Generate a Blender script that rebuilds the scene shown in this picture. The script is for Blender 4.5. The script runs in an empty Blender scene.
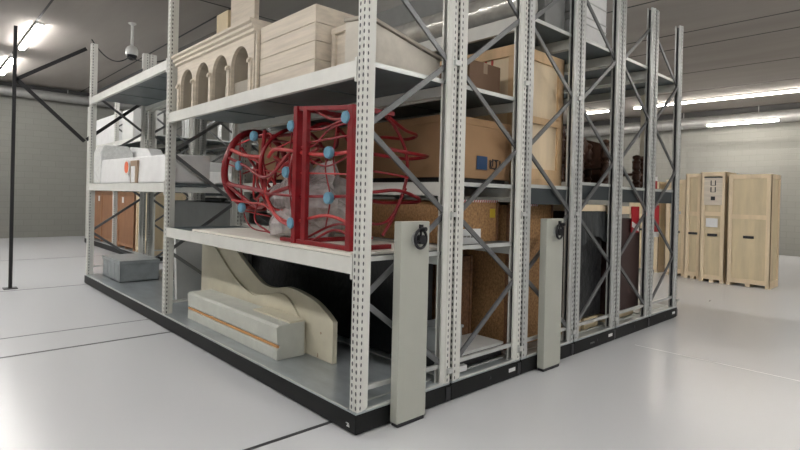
import bpy, math, random
from mathutils import Vector, Matrix
random.seed(7)
C = bpy.context.scene.collection
PI = math.pi

# ------------------------------------------------------------------ materials
def mat(name, col, rough=.6, metal=0.0, noise=None, bump=None, spec=None, emit=None, alpha=None, transmission=None):
    """noise=(scale, amount, stretch xyz) varies the base colour; bump=(scale, strength)"""
    m = bpy.data.materials.new(name); m.use_nodes = True
    nt = m.node_tree; b = nt.nodes['Principled BSDF']
    b.inputs['Base Color'].default_value = (*col, 1); b.inputs['Roughness'].default_value = rough
    b.inputs['Metallic'].default_value = metal
    if spec is not None: b.inputs['Specular IOR Level'].default_value = spec
    if alpha is not None: b.inputs['Alpha'].default_value = alpha
    if transmission is not None: b.inputs['Transmission Weight'].default_value = transmission
    if emit:
        b.inputs['Emission Color'].default_value = (*emit[0], 1); b.inputs['Emission Strength'].default_value = emit[1]
    if noise or bump:
        tc = nt.nodes.new('ShaderNodeTexCoord')
    if noise:
        sc, amt, st = noise
        mp = nt.nodes.new('ShaderNodeMapping'); mp.inputs['Scale'].default_value = st
        n = nt.nodes.new('ShaderNodeTexNoise'); n.inputs['Scale'].default_value = sc; n.inputs['Detail'].default_value = 6
        n.inputs['Roughness'].default_value = .6
        nt.links.new(tc.outputs['Object'], mp.inputs[0]); nt.links.new(mp.outputs[0], n.inputs['Vector'])
        r = nt.nodes.new('ShaderNodeValToRGB')
        r.color_ramp.elements[0].position = .3; r.color_ramp.elements[1].position = .7
        r.color_ramp.elements[0].color = (*[c * (1 - amt) for c in col], 1)
        r.color_ramp.elements[1].color = (*[min(1, c * (1 + amt)) for c in col], 1)
        nt.links.new(n.outputs['Fac'], r.inputs[0]); nt.links.new(r.outputs[0], b.inputs['Base Color'])
    if bump:
        n2 = nt.nodes.new('ShaderNodeTexNoise'); n2.inputs['Scale'].default_value = bump[0]; n2.inputs['Detail'].default_value = 4
        nt.links.new(tc.outputs['Object'], n2.inputs['Vector'])
        bp = nt.nodes.new('ShaderNodeBump'); bp.inputs['Strength'].default_value = bump[1]; bp.inputs['Distance'].default_value = .02
        nt.links.new(n2.outputs['Fac'], bp.inputs['Height']); nt.links.new(bp.outputs[0], b.inputs['Normal'])
    return m

M = {}
M['paint'] = mat('grey_painted_steel', (.70, .70, .66), .42, .0, (6, .05, (1, 1, 1)))
M['galv'] = mat('galvanised_steel', (.56, .57, .56), .42, .35, (9, .10, (1, 1, 1)))
M['brace'] = mat('brace_steel', (.17, .175, .18), .40, .4, (9, .10, (1, 1, 1)))
M['deck'] = mat('galvanised_deck', (.13, .16, .17), .42, .3, (5, .18, (1, .3, 1)))
M['basetop'] = mat('zinc_base_deck', (.42, .46, .48), .3, .55, (4, .22, (1, .4, 1)))
M['fascia'] = mat('dark_fascia_steel', (.045, .055, .06), .45, .2)
M['inner'] = mat('painted_post_shade', (.10, .10, .105), .6)  # dark colour stands in for the shade inside the hollow posts
M['rim'] = mat('bright_zinc_edge', (.62, .64, .62), .35, .3)
M['black'] = mat('black_base_paint', (.006, .0065, .007), .45, spec=.25)
M['blacksteel'] = mat('black_steel', (.015, .015, .017), .5)
M['rubber'] = mat('black_plastic', (.012, .012, .016), .3)
M['panel'] = mat('control_panel_paint', (.44, .45, .40), .45, 0, (3, .03, (1, 1, 1)))
M['label'] = mat('white_label', (.75, .76, .76), .5)
M['ink'] = mat('black_ink', (.02, .02, .025), .6)
M['red'] = mat('red_enamel', (.22, .004, .009), .35, 0, (8, .25, (1, 1, 1)))
M['redlt'] = mat('faded_red_enamel', (.42, .03, .03), .35, 0, (8, .25, (1, 1, 1)))
M['blue'] = mat('pale_blue_plastic', (.13, .30, .42), .35, 0, (20, .2, (1, 1, 1)))
M['wrap'] = mat('clear_plastic_wrap', (.52, .49, .48), .16, 0, (12, .25, (1, 1, 1)), (14, 1.0), alpha=.75)
M['cream'] = mat('cream_painted_board', (.60, .56, .44), .6, 0, (5, .06, (1, 1, 1)))
M['creamdk'] = mat('cream_board_edge', (.50, .47, .36), .6, 0, (5, .06, (1, 1, 1)))
M['greywhite'] = mat('off_white_paint', (.56, .57, .52), .55, 0, (5, .08, (1, 1, 1)))
M['copper'] = mat('orange_brown_trim', (.58, .30, .12), .45)
M['foam'] = mat('white_shelf_board', (.80, .77, .70), .7, 0, (8, .07, (1, 1, 1)))
M['palewood'] = mat('pale_limed_wood', (.66, .585, .485), .65, 0, (9, .13, (1, .2, 3)), (30, .15))
M['palewood2'] = mat('pale_pine', (.66, .55, .36), .6, 0, (7, .12, (1, 1, .15)))
M['whitewood'] = mat('whitewashed_board', (.60, .56, .49), .65, 0, (5, .14, (1, .3, 1)))
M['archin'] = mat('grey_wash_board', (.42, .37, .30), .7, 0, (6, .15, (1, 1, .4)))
M['ply'] = mat('light_plywood', (.76, .62, .43), .6, 0, (4, .13, (1, 1, .2)))
M['plydk'] = mat('pine_batten', (.64, .44, .25), .6, 0, (8, .15, (1, 1, .3)))
M['taupe'] = mat('taupe_board', (.40, .36, .30), .7, 0, (4, .10, (1, 1, 1)))
M['card'] = mat('brown_cardboard', (.36, .215, .11), .8, 0, (3, .06, (1, 1, 1)))
M['carddk'] = mat('dark_cardboard', (.20, .12, .075), .8, 0, (3, .1, (1, 1, 1)))
M['orange'] = mat('orange_brown_crate_board', (.31, .155, .08), .6, 0, (5, .13, (1, 1, .3)))
M['orangedk'] = mat('orange_brown_batten', (.38, .20, .11), .6, 0, (5, .13, (1, 1, .3)))
M['osb'] = mat('chipboard', (.36, .20, .085), .7, 0, (38, .45, (1, 1.6, 1)), (40, .3))
M['osbdk'] = mat('dark_chipboard', (.20, .10, .05), .7, 0, (34, .4, (1, 1.6, 1)), (40, .3))
M['white'] = mat('white_wrapping_film', (.86, .86, .86), .3, 0, (6, .05, (1, 1, 1)), (9, .5))
M['bubble'] = mat('bubble_wrap', (.80, .81, .80), .25, 0, (30, .12, (1, 1, 1)), (55, .8))
M['tan'] = mat('tan_tape', (.36, .26, .18), .5)
M['sticker'] = mat('orange_sticker', (.85, .19, .09), .5)
M['grey'] = mat('grey_panel', (.24, .245, .24), .6, 0, (4, .08, (1, 1, 1)))
M['greydk'] = mat('dark_grey_panel', (.09, .093, .095), .6, 0, (4, .1, (1, 1, 1)))
M['greylt'] = mat('light_grey_panel', (.60, .605, .59), .55, 0, (4, .06, (1, 1, 1)))
M['bin'] = mat('grey_metal_bin', (.38, .41, .42), .35, .4, (6, .15, (1, 1, 1)))
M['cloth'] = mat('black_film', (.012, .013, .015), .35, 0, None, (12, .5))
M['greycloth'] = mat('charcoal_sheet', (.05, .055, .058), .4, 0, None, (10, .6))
M['wine'] = mat('dark_red_brown_case', (.045, .022, .02), .5, 0, (4, .2, (1, 1, .2)))
M['carved'] = mat('dark_carved_wood', (.085, .04, .025), .45, 0, (14, .4, (1, 1, .4)), (18, .5))
M['blanket'] = mat('brown_blanket', (.26, .17, .11), .9, 0, (7, .25, (1, 1, 1)), (10, .8))
M['tapered'] = mat('tape_red', (.42, .012, .02), .5)
M['tapewhite'] = mat('tape_white', (.80, .78, .76), .5)
M['bluelab'] = mat('navy_label', (.012, .05, .13), .5)
M['yellow'] = mat('yellow_label', (.55, .40, .03), .5)
M['redink'] = mat('red_print', (.55, .06, .04), .6)
M['duct'] = mat('galvanised_duct', (.36, .36, .35), .4, .4, (5, .1, (1, 1, 1)))
M['pipewrap'] = mat('silver_film', (.66, .65, .61), .22, .35, (5, .2, (1, 1, 1)), (7, .6))
M['lampwarm'] = mat('warm_lamp_diffuser', (.9, .9, .9), .4, emit=((1, .93, .85), 15))
M['lamp'] = mat('lamp_diffuser', (.9, .9, .9), .4, emit=((1, .975, .945), 26))
M['cam'] = mat('white_camera_housing', (.62, .62, .60), .35)
M['smoked'] = mat('smoked_dome', (.02, .02, .025), .1)

def wall_mat(name, col):
    m = bpy.data.materials.new(name); m.use_nodes = True; nt = m.node_tree; b = nt.nodes['Principled BSDF']
    b.inputs['Roughness'].default_value = .85
    geo = nt.nodes.new('ShaderNodeNewGeometry'); sep = nt.nodes.new('ShaderNodeSeparateXYZ'); add = nt.nodes.new('ShaderNodeMath')
    comb = nt.nodes.new('ShaderNodeCombineXYZ'); br = nt.nodes.new('ShaderNodeTexBrick')
    nt.links.new(geo.outputs['Position'], sep.inputs[0]); nt.links.new(sep.outputs[0], add.inputs[0]); nt.links.new(sep.outputs[1], add.inputs[1])
    nt.links.new(add.outputs[0], comb.inputs[0]); nt.links.new(sep.outputs[2], comb.inputs[1]); nt.links.new(comb.outputs[0], br.inputs['Vector'])
    br.inputs['Scale'].default_value = 1; br.inputs['Brick Width'].default_value = .44; br.inputs['Row Height'].default_value = .2
    br.inputs['Mortar Size'].default_value = .008; br.inputs['Mortar Smooth'].default_value = .3
    br.inputs['Color1'].default_value = (*col, 1); br.inputs['Color2'].default_value = (*[c * .96 for c in col], 1)
    br.inputs['Mortar'].default_value = (*[c * .86 for c in col], 1)
    nt.links.new(br.outputs['Color'], b.inputs['Base Color'])
    bp = nt.nodes.new('ShaderNodeBump'); bp.inputs['Strength'].default_value = .4; bp.inputs['Distance'].default_value = .01; bp.invert = True
    nt.links.new(br.outputs['Fac'], bp.inputs['Height']); nt.links.new(bp.outputs[0], b.inputs['Normal'])
    return m
M['block'] = wall_mat('concrete_block', (.29, .29, .265))

def floor_mat():
    m = bpy.data.materials.new('pale_epoxy_floor'); m.use_nodes = True; nt = m.node_tree; b = nt.nodes['Principled BSDF']
    b.inputs['Base Color'].default_value = (.63, .645, .665, 1); b.inputs['Roughness'].default_value = .25
    return m
M['floor'] = floor_mat()
M['ceiling'] = mat('board_marked_concrete', (.36, .33, .30), .9, 0, (1.3, .10, (1, .15, 1)), (3, .2))
M['joint'] = mat('dark_joint', (.05, .05, .05), .7)
M['rail'] = mat('dark_floor_rail', (.06, .06, .065), .4, .3)

# ------------------------------------------------------------------ mesh builder
class MB:
    def __init__(s): s.v = []; s.f = []
    def add(s, vs, fs):
        o = len(s.v); s.v += [tuple(v) for v in vs]; s.f += [tuple(i + o for i in f) for f in fs]; return s
    def box(s, x0, x1, y0, y1, z0, z1):
        return s.add([(x0, y0, z0), (x1, y0, z0), (x1, y1, z0), (x0, y1, z0), (x0, y0, z1), (x1, y0, z1), (x1, y1, z1), (x0, y1, z1)],
                     [(0, 3, 2, 1), (4, 5, 6, 7), (0, 1, 5, 4), (1, 2, 6, 5), (2, 3, 7, 6), (3, 0, 4, 7)])
    def bar(s, p, q, w, h, up=(0, 0, 1)):
        p = Vector(p); q = Vector(q); d = (q - p).normalized(); a = d.cross(Vector(up)).normalized(); b = a.cross(d).normalized()
        a *= w / 2; b *= h / 2
        vs = [p - a - b, p + a - b, p + a + b, p - a + b, q - a - b, q + a - b, q + a + b, q - a + b]
        return s.add(vs, [(0, 3, 2, 1), (4, 5, 6, 7), (0, 1, 5, 4), (1, 2, 6, 5), (2, 3, 7, 6), (3, 0, 4, 7)])
    def tube(s, pts, r, n=10, closed=False, rf=None):
        pts = [Vector(p) for p in pts]; N = len(pts); rings = []; prev = None
        for i, p in enumerate(pts):
            if closed: d = pts[(i + 1) % N] - pts[i - 1]
            else: d = pts[min(i + 1, N - 1)] - pts[max(i - 1, 0)]
            d.normalize()
            if prev is None:
                a = d.orthogonal().normalized()
            else:
                a = (prev - d * prev.dot(d)).normalized()
            prev = a; b = d.cross(a); rr = r if rf is None else r * rf(i / (N - 1))
            rings.append([p + (a * math.cos(2 * PI * k / n) + b * math.sin(2 * PI * k / n)) * rr for k in range(n)])
        vs = [v for r_ in rings for v in r_]; fs = []
        for i in range(N if closed else N - 1):
            j = (i + 1) % N
            for k in range(n):
                l = (k + 1) % n; fs.append((i * n + k, i * n + l, j * n + l, j * n + k))
        if not closed: fs += [tuple(range(n - 1, -1, -1)), tuple((N - 1) * n + k for k in range(n))]
        return s.add(vs, fs)
    def prism(s, poly, axis, a0, a1):
        """poly: 2D points; axis 'x' -> poly in (y,z); 'y' -> (x,z); 'z' -> (x,y)"""
        def P(u, v, a): return (a, u, v) if axis == 'x' else (u, a, v) if axis == 'y' else (u, v, a)
        n = len(poly)
        vs = [P(u, v, a0) for u, v in poly] + [P(u, v, a1) for u, v in poly]
        fs = [tuple(range(n)), tuple(range(2 * n - 1, n - 1, -1))] + [(i, (i + 1) % n + 0, (i + 1) % n + n, i + n) for i in range(n)]
        return s.add(vs, fs)
    def lathe(s, prof, c, n=20):
        """prof: (radius, z) about vertical axis at c"""
        vs = []; fs = []
        for r, z in prof: vs += [(c[0] + r * math.cos(2 * PI * k / n), c[1] + r * math.sin(2 * PI * k / n), c[2] + z) for k in range(n)]
        for i in range(len(prof) - 1):
            for k in range(n):
                l = (k + 1) % n; fs.append((i * n + k, i * n + l, (i + 1) * n + l, (i + 1) * n + k))
        fs += [tuple(range(n - 1, -1, -1)), tuple((len(prof) - 1) * n + k for k in range(n))]
        return s.add(vs, fs)
    def mesh(s, name, m, smooth=False, fix=True):
        me = bpy.data.meshes.new(name); me.from_pydata(s.v, [], s.f); me.materials.append(m)
        if fix:
            import bmesh
            bm = bmesh.new(); bm.from_mesh(me); bmesh.ops.recalc_face_normals(bm, faces=bm.faces); bm.to_mesh(me); bm.free()
        if smooth:
            for p in me.polygons: p.use_smooth = True
            try: me.set_sharp_from_angle(angle=.7)
            except Exception: pass
        return me
    def build(s, name, m, parent=None, bevel=0, smooth=False, loc=None):
        me = s.mesh(name, m, smooth)
        return place(name, me, parent, bevel=bevel, loc=loc)
def place(name, me, parent=None, loc=None, rot=None, bevel=0):
    o = bpy.data.objects.new(name, me); C.objects.link(o)
    if loc is not None: o.location = loc
    if rot is not None: o.rotation_euler = rot
    if parent is not None:
        o.parent = parent
        if loc is None: o.location = [-c for c in parent.location]     # mesh data is in world coordinates
        elif not parent.get('_local'): o.location = [a - b for a, b in zip(loc, parent.location)]
    if bevel:
        bv = o.modifiers.new('bevel', 'BEVEL'); bv.width = bevel; bv.segments = 2; bv.limit_method = 'ANGLE'; bv.angle_limit = .6
    return o
def thing(name, label, cat, loc=(0, 0, 0), group=None):
    o = bpy.data.objects.new(name, None); C.objects.link(o); o.location = loc; o.empty_display_size = .1
    return tag(o, label, cat, group)
def tag(o, label, cat, group=None):
    o['label'] = label; o['category'] = cat
    if group: o['group'] = group
    return o
def struct(o): o['kind'] = 'structure'; return o

# ------------------------------------------------------------------ the room
XL, XR, YN, YF, ZC = -7.5, 19.5, -8.0, 18.2, 5.1
struct(MB().box(XL - .2, XR + .2, YN - .2, YF + .2, -.2, 0).build('floor', M['floor']))
struct(MB().box(XL - .2, XR + .2, YN - .2, YF + .2, ZC, ZC + .2).build('ceiling', M['ceiling']))
struct(MB().box(XL, XR, YF, YF + .2, 0, ZC).build('wall_back', M['block']))
struct(MB().box(XR, XR + .2, YN, YF, 0, ZC).build('wall_right', M['block']))
struct(MB().box(XL - .2, XL, YN, YF, 0, ZC).build('wall_left', M['block']))
struct(MB().box(XL, XR, YN - .2, YN, 0, ZC).build('wall_front', M['block']))
k = 1
for y, w in ((7.42, .02), (4.22, .018), (3.44, .034), (.28, .034), (11.7, .02)):
    struct(MB().box(XL + .05, 5.9, y - w / 2, y + w / 2, -.001, .002).build('trim_%d' % k, M['rail'])); k += 1
struct(MB().box(3.98, 4.0, YN + .05, -.25, -.001, .001).build('trim_%d' % k, M['label'])); k += 1
# joints between the concrete ceiling slabs
for x in (-3.6, -.42, 2.1, 4.6, 7.1, 9.25, 10.35, 12.9, 15.4):
    struct(MB().box(x - .02, x + .02, YN + .05, YF - .05, ZC - .004, ZC + .01).build('trim_%d' % k, M['joint'])); k += 1
for y in (6.45,):
    struct(MB().box(XL + .05, XR - .05, y - .018, y + .018, ZC - .005, ZC + .01).build('trim_%d' % k, M['joint'])); k += 1
# dark recess at the head of both far walls
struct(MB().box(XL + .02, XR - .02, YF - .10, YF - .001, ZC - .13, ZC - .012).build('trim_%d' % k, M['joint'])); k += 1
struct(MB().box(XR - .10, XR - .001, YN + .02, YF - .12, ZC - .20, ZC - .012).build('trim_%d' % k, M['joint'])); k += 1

def round_duct(label, p, q, r, axis):
    root = thing('ventilation_duct', label, 'duct', p)
    P, Q = Vector(p), Vector(q)
    MB().tube([P, P.lerp(Q, .5), Q], r, 20).build('duct_tube', M['duct'], root, smooth=True)
    n = 9
    for i in range(n):
        c = P.lerp(Q, (i + .5) / n); d = (Q - P).normalized() * .03
        MB().tube([c - d, c, c + d], r + .012, 20).build('duct_collar', M['duct'], root, smooth=True)
    hb = MB()
    for i in range(n):
        c = P.lerp(Q, (i + .2) / n); hb.box(c.x - .01, c.x + .01, c.y - .01, c.y + .01, c.z + r - .02, ZC)
    hb.build('duct_hanger', M['duct'], root)
round_duct('round grey duct running below the ceiling along the far back block wall', (XL + .1, YF - .30, 4.78), (12, YF - .30, 4.78), .15, 'x')
round_duct('round grey duct running along the top of the right-hand block wall', (XR - .34, -5.5, 4.62), (XR - .34, 15.5, 4.62), .19, 'y')

def strip_light(label, x, y0, y1, z=ZC, grp='ceiling strip lights'):
    root = thing('ceiling_light', label, 'light', (x, (y0 + y1) / 2, z - .07), grp)
    MB().box(x - .07, x + .07, y0, y1, z - .05, z).build('light_housing', M['cam'], root)
    MB().box(x - .055, x + .055, y0 + .02, y1 - .02, z - .10, z - .05).build('light_diffuser', M['lampwarm' if x > 11 else 'lamp'], root, bevel=.015)
strip_light('strip light at the upper left edge, beyond the rack end', -.35, 10.1, 12.6)
strip_light('strip light seen above the slanted box behind the nearest rack', 5.4, 1.3, 5.4)
strip_light('long strip light under the ceiling near the far right wall', 16.9, -1.2, 5.2)
strip_light('short strip light glimpsed between the racks above the carved furniture', 16.9, 6.1, 7.6)
strip_light('short strip light at far right below the long one', 18.2, 1.2, 3.25, 4.45)
for x, y0, y1 in ((-3.4, -4.6, -.4), (-3.6, 2.5, 10.5), (.9, -6.5, -3.2), (5.4, -7, -3.4), (5.4, 8.2, 12), (11.2, -6.5, -2.2), (11.2, 9.5, 13), (-.35, 14, 16.5)):  # unseen lamps added to brighten the floor and the rack fronts
    strip_light('added ceiling strip light outside the view, brightening the hall', x, y0, y1, grp='added strip lights outside the view')

# ------------------------------------------------------------------ shelving
H = 4.10
def upright_mesh():
    """open, perforated omega post: front plate at x=0 facing -x, width .09 along y"""
    b = MB(); W = .082; D = .10; pitch = .05; n = int(H / pitch)
    def strip(P, w, cols, hw, hh, off=0):
        # P(u, z) -> 3D; u across 0..w
        us = [0] + [(cols[i] + cols[i + 1]) / 2 for i in range(len(cols) - 1)] + [w]
        for r in range(n):
            z0 = r * pitch; z1 = z0 + pitch; zc = (z0 + z1) / 2
            for i, cu in enumerate(cols):
                u0, u1 = us[i], us[i + 1]
                o = [P(u0, z0), P(u1, z0), P(u1, z1), P(u0, z1)]
                h = [P(cu - hw * .6, zc - hh), P(cu + hw * .6, zc - hh), P(cu + hw, zc), P(cu + hw * .6, zc + hh), P(cu - hw * .6, zc + hh), P(cu - hw, zc)]
                b.add(o + h, [(0, 1, 5, 4), (1, 6, 5), (1, 2, 6), (2, 7, 6), (2, 3, 8, 7), (3, 9, 8), (3, 0, 9), (0, 4, 9)])
    # the front plate has a raised centre rib between two perforated bands
    strip(lambda u, z: (0, -W / 2 + u, z), .036, [.019], .0105, .0150)
    strip(lambda u, z: (0, W / 2 - u, z), .036, [.019], .0105, .0150)
    yr = W / 2 - .036
    b.add([(0, -yr, 0), (-.006, -yr + .003, 0), (-.006, yr - .003, 0), (0, yr, 0), (0, -yr, n * pitch), (-.006, -yr + .003, n * pitch), (-.006, yr - .003, n * pitch), (0, yr, n * pitch)],
          [(0, 1, 5, 4), (1, 2, 6, 5), (2, 3, 7, 6)])
    for sgn in (-1, 1):
        y = sgn * W / 2
        strip(lambda u, z: (u, y, z), .046, [.026], .0080, .0135)
        zt = n * pitch; y2 = sgn * (W / 2 - .010); y3 = sgn * (W / 2 - .026)
        prof = [(.046, y), (.053, y2), (D, y2), (D, y3)]
        for (xa, ya), (xb, yb) in zip(prof, prof[1:]):
            b.add([(xa, ya, 0), (xb, yb, 0), (xb, yb, zt), (xa, ya, zt)], [(0, 1, 2, 3)])
    nf = len(b.f); zt = n * pitch; i_ = .005  # plates behind the holes, their dark colour paints the interior shade
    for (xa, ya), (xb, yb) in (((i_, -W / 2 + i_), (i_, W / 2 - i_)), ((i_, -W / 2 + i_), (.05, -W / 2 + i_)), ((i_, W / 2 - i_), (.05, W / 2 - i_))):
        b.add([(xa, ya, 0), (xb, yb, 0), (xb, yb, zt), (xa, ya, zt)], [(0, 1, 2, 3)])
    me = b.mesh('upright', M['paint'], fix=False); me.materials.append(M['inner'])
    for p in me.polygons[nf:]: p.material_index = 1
    return me
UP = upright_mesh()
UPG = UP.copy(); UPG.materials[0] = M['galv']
def add_upright(root, x, y, face, z0, gal=False):
    o = place('upright', UPG if gal else UP, root, loc=(x, y, z0), rot=(0, 0, 0 if face < 0 else PI))
    s = o.modifiers.new('thickness', 'SOLIDIFY'); s.thickness = .0022; s.offset = 0
    return o
cache = {}
def cached(key, fn):
    if key not in cache: cache[key] = fn()
    return cache[key]

DZ = .16
FRONT_N = (.92, 2.13, 3.34); REAR_N = (.30, 1.52, 2.73, 3.94)
def zig(root, x, y, brm, flip=False):
    seq = [(.93, .30), (.07, .92), (.93, 1.52), (.07, 2.13), (.93, 2.73), (.07, 3.34), (.93, 3.94)]
    if flip: seq = [(1 - a, z) for a, z in seq]
    for i, (a, b_) in enumerate(zip(seq, seq[1:])):
        me = cached(('brace', flip, i % 2, round(b_[1] - a[1], 2), brm.name),
                    lambda: MB().bar((a[0], 0, 0), (b_[0], 0, b_[1] - a[1]), .040, .018, (0, 1, 0)).mesh('diagonal_brace', brm))
        place('diagonal_brace', me, root, loc=(x, y + (.010 if i % 2 else -.010), a[1]))
    for z in (.30,):
        me = cached(('cross', brm.name), lambda: MB().box(.05, .95, -.012, .012, -.016, .016).mesh('crossbar', M['galv']))
        place('crossbar', me, root, loc=(x, y, z))

def make_unit(label, x, ys, levels, base=True, gal=False, endlabel=False, gr='mobile shelving units standing side by side', beam='paint', brm=None, deckm='deck', flip=False):
    """levels: one list of shelf heights per bay. x: front face plane; ys: upright positions"""
    brm = brm or M['brace']
    y0, y1 = ys[0] - .05, ys[-1] + .05
    root = thing('mobile_shelving_unit', label, 'shelving unit', (x + .5, y0, 0), gr)
    b = MB().box(x + .012, x + .988, y0 + .012, y1 - .012, 0.006, .05)
    b.box(x, x + 1 - .012, y0, y1, .018, DZ - .012)
    base_o = b.build('base', M['black'], root, bevel=.006)
    MB().box(x + .005, x + .983, y0 + .005, y1 - .005, DZ - .012, DZ).build('base_deck', M['basetop'], root)
    e = MB(); e.box(x + .10, x + .90, y0 + .004, y0 + .022, DZ, DZ + .012).box(x + .10, x + .90, y0 + .13, y0 + .145, DZ, DZ + .008)
    e.box(x + .004, x + .014, y0 + .1, y1 - .1, DZ, DZ + .007)
    e.build('base_edge_trim', M['rim'], root)
    MB().tube([(x + .52, y0 - .004, .085), (x + .52, y0 + .002, .085)], .014, 12).build('cover_plug', M['rubber'], root)
    # end bumper block between neighbouring bases
    MB().box(x + .93, x + .986, y0 - .006, y0 + .0, .03, .13).build('corner_cap', M['rubber'], root)
    if endlabel:
        o = MB().box(x + .80, x + .90, y0 - .003, y0 - .0003, .072, .105).build('end_label', M['label'], root)
        o['label'] = 'small white rating plate'
        t = MB()
        for i in range(5): t.box(x + .806 + i * .019, x + .818 + i * .019, y0 - .0036, y0 - .003, .078 + (i % 2) * .004, .098)
        t.build('printed_marks', M['grey'], o)
    for y in ys:
        add_upright(root, x + .02, y, -1, DZ, gal); add_upright(root, x + .98, y, 1, DZ, gal)
        zig(root, x, y, brm, flip)
    for z in (.26, 1.52, 2.74):
        me = cached('spacer', lambda: MB().box(-.045, .013, -.016, .010, -.02, .02).mesh('spacer_clip', M['galv']))
        place('spacer_clip', me, root, loc=(x + .985, ys[0] - .05, z))
    for i, lv in enumerate(levels):
        ya, yb = ys[i] + .045, ys[i + 1] - .045
        for z in lv:
            hb = .14 if z > 3.3 and gal else .115
            for fx, s in ((x + .018, 1), (x + .982, -1)):
                bb = MB(); bb.prism([(fx, z - hb), (fx, z), (fx + s * .03, z), (fx + s * .03, z - .03), (fx + s * .045, z - .035), (fx + s * .045, z - hb)], 'y', ya, yb)
                for yy, d in ((ya, 1), (yb, -1)):     # hook plates on the posts
                    bb.box(min(fx - s * .004, fx + s * .05), max(fx - s * .004, fx + s * .05), min(yy, yy + d * .02), max(yy, yy + d * .02), z - .15, z + .02)
                bb.build('shelf_beam', M[beam], root)
            d = MB().box(x + .05, x + .95, ya - .02, yb + .02, z - .028, z)
            for j in range(1, 4):
                yj = ya + (yb - ya) * j / 4; d.box(x + .06, x + .94, yj - .02, yj + .02, z - .036, z - .028)
            d.build('shelf_deck', M[deckm], root)
            # folded light edge of the deck at the rack end
            if i == 0 and gal and 1.5 < z < 2: MB().box(x + .12, x + .88, ya - .022, ya - .012, z - .19, z - .03).build('end_fascia', M['fascia'], root)
            if i == 0: MB().box(x + .10, x + .90, ya - .030, ya - .020, z - .03, z + .004).build('deck_edge', M['rim'], root)
    return root

def panel(root, x0, x1):
    b = MB().box(x0, x1, -.110, -.036, .03, 1.475)
    p = b.build('control_panel', M['panel'], root, bevel=.006); p['label'] = 'tall pale grey drive panel'
    MB().box(x0 + .012, x1 - .012, -.105, -.042, .004, .03).build('panel_foot', M['rubber'], p).location = (0, 0, 0)
    for c in p.children: c.matrix_parent_inverse = Matrix.Identity(4)
    cx = x0 + (x1 - x0) * .56; cz = 1.35; y = -.145
    dp = MB().tube([(cx - .012, -.1095, cz), (cx - .012, -.117, cz)], .05, 22).build('wheel_backplate', M['rim'], p, smooth=True); dp.location = (0, 0, 0)
    w = MB(); w.tube([(cx + .058 * math.cos(t), y, cz + .068 * math.sin(t)) for t in [2 * PI * k / 24 for k in range(24)]], .011, 10, True)
    for a in (PI / 2, PI / 2 + 2.1, PI / 2 + 4.2): w.tube([(cx, y, cz), (cx + .058 * math.cos(a), y, cz + .068 * math.sin(a))], .008, 8)
    hw = w.build('handwheel', M['rubber'], p, smooth=True); hw.location = (0, 0, 0)
    h = MB().tube([(cx + .012, -.111, cz - .005), (cx + .012, -.130, cz - .005), (cx + .012, -.157, cz - .005)], .034, 18).build('wheel_hub', M['rubber'], p, smooth=True); h.location = (0, 0, 0)
    g = MB().tube([(cx, y - .0, cz + .070), (cx, y - .05, cz + .074)], .016, 12).box(cx - .012, cx + .012, y - .012, y + .01, cz + .05, cz + .105).build('crank_grip', M['rubber'], p, smooth=True); g.location = (0, 0, 0)
    return p

YS = (.025, 3.72, 7.49)
u1 = make_unit('nearest mobile shelving unit, carrying the red steel sculpture and the arcade model', 0, YS, [[1.2175, 2.60], [1.757, 3.26]])
panel(u1, .31, .605)
mk = MB()
for a, b_, c, d in ((.028, .060, .05, .056), (.030, .052, .060, .066), (.034, .066, .070, .075), (.044, .050, .05, .078)):
    mk.box(-.0035, -.0005, a + .01, b_ + .01, c, d)
mk.build('printed_mark', M['label'], u1)['label'] = 'small white maker mark on the black corner'
u2 = make_unit('second mobile shelving unit, with the big cardboard box marked by a navy label', 1, YS, [[1.25, 1.785, 2.60], [1.76, 3.26]], endlabel=True, flip=True)
u3 = make_unit('third mobile shelving unit, with a large pale plywood crate on its middle shelf', 2, YS, [[1.80, 3.42], [1.76, 3.26]], gal=True)
panel(u3, 2.25, 2.56)
u4 = make_unit('fourth mobile shelving unit, with white flat cases stacked on top', 3, YS, [[1.86, 3.44], [1.76, 2.9]], gal=True, endlabel=True, flip=True)
u5 = make_unit('fifth mobile shelving unit, with a carved screen and a dark red-brown case', 4, YS, [[1.84, 3.44], [1.76, 2.9]], gal=True)
u6 = make_unit('sixth mobile shelving unit, farthest right, holding only a tall cream board and a stool', 5, YS, [[1.84, 3.42], [3.3]], gal=True, endlabel=True, flip=True)
YB = (9.55, 12.5, 15.4)
v1 = make_unit('shelving unit of the rear block facing us, loaded with orange-brown crates', 1.72, YB, [[1.76, 2.95], [1.76, 2.95]], gr='shelving units of the rear block')
v2 = make_unit('shelving unit of the rear block standing behind the one with orange-brown crates', 2.74, YB, [[1.76, 2.95], [1.76, 2.95]], gr='shelving units of the rear block', gal=True)
v3 = make_unit('rear block shelving unit third in line behind the orange-brown crates', 3.76, YB, [[1.76, 2.95], [1.76, 2.95]], gr='shelving units of the rear block', gal=True)

# black bracing beyond the left end of the nearest rack
br = thing('bracing_frame', 'black steel zigzag bracing frame at the far left end of the nearest rack', 'bracing', (-.9, 7.66, 0))
MB().box(-1.08, -1.03, 7.63, 7.68, 0, 4.3).box(-1.15, -.96, 7.56, 7.75, 0, .012).build('post', M['blacksteel'], br)
for p, q in (((-1.05, 7.65, 3.42), (-.02, 7.65, 4.14)), ((-1.05, 7.65, 3.46), (-.02, 7.65, 2.50))):
    MB().bar(p, q, .06, .02, (0, 1, 0)).build('diagonal_bar', M['blacksteel'], br)
MB().bar((.0, 7.60, 2.53), (.95, 7.60, 3.33), .055, .02, (0, 1, 0)).build('diagonal_bar', M['blacksteel'], br)

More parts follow.
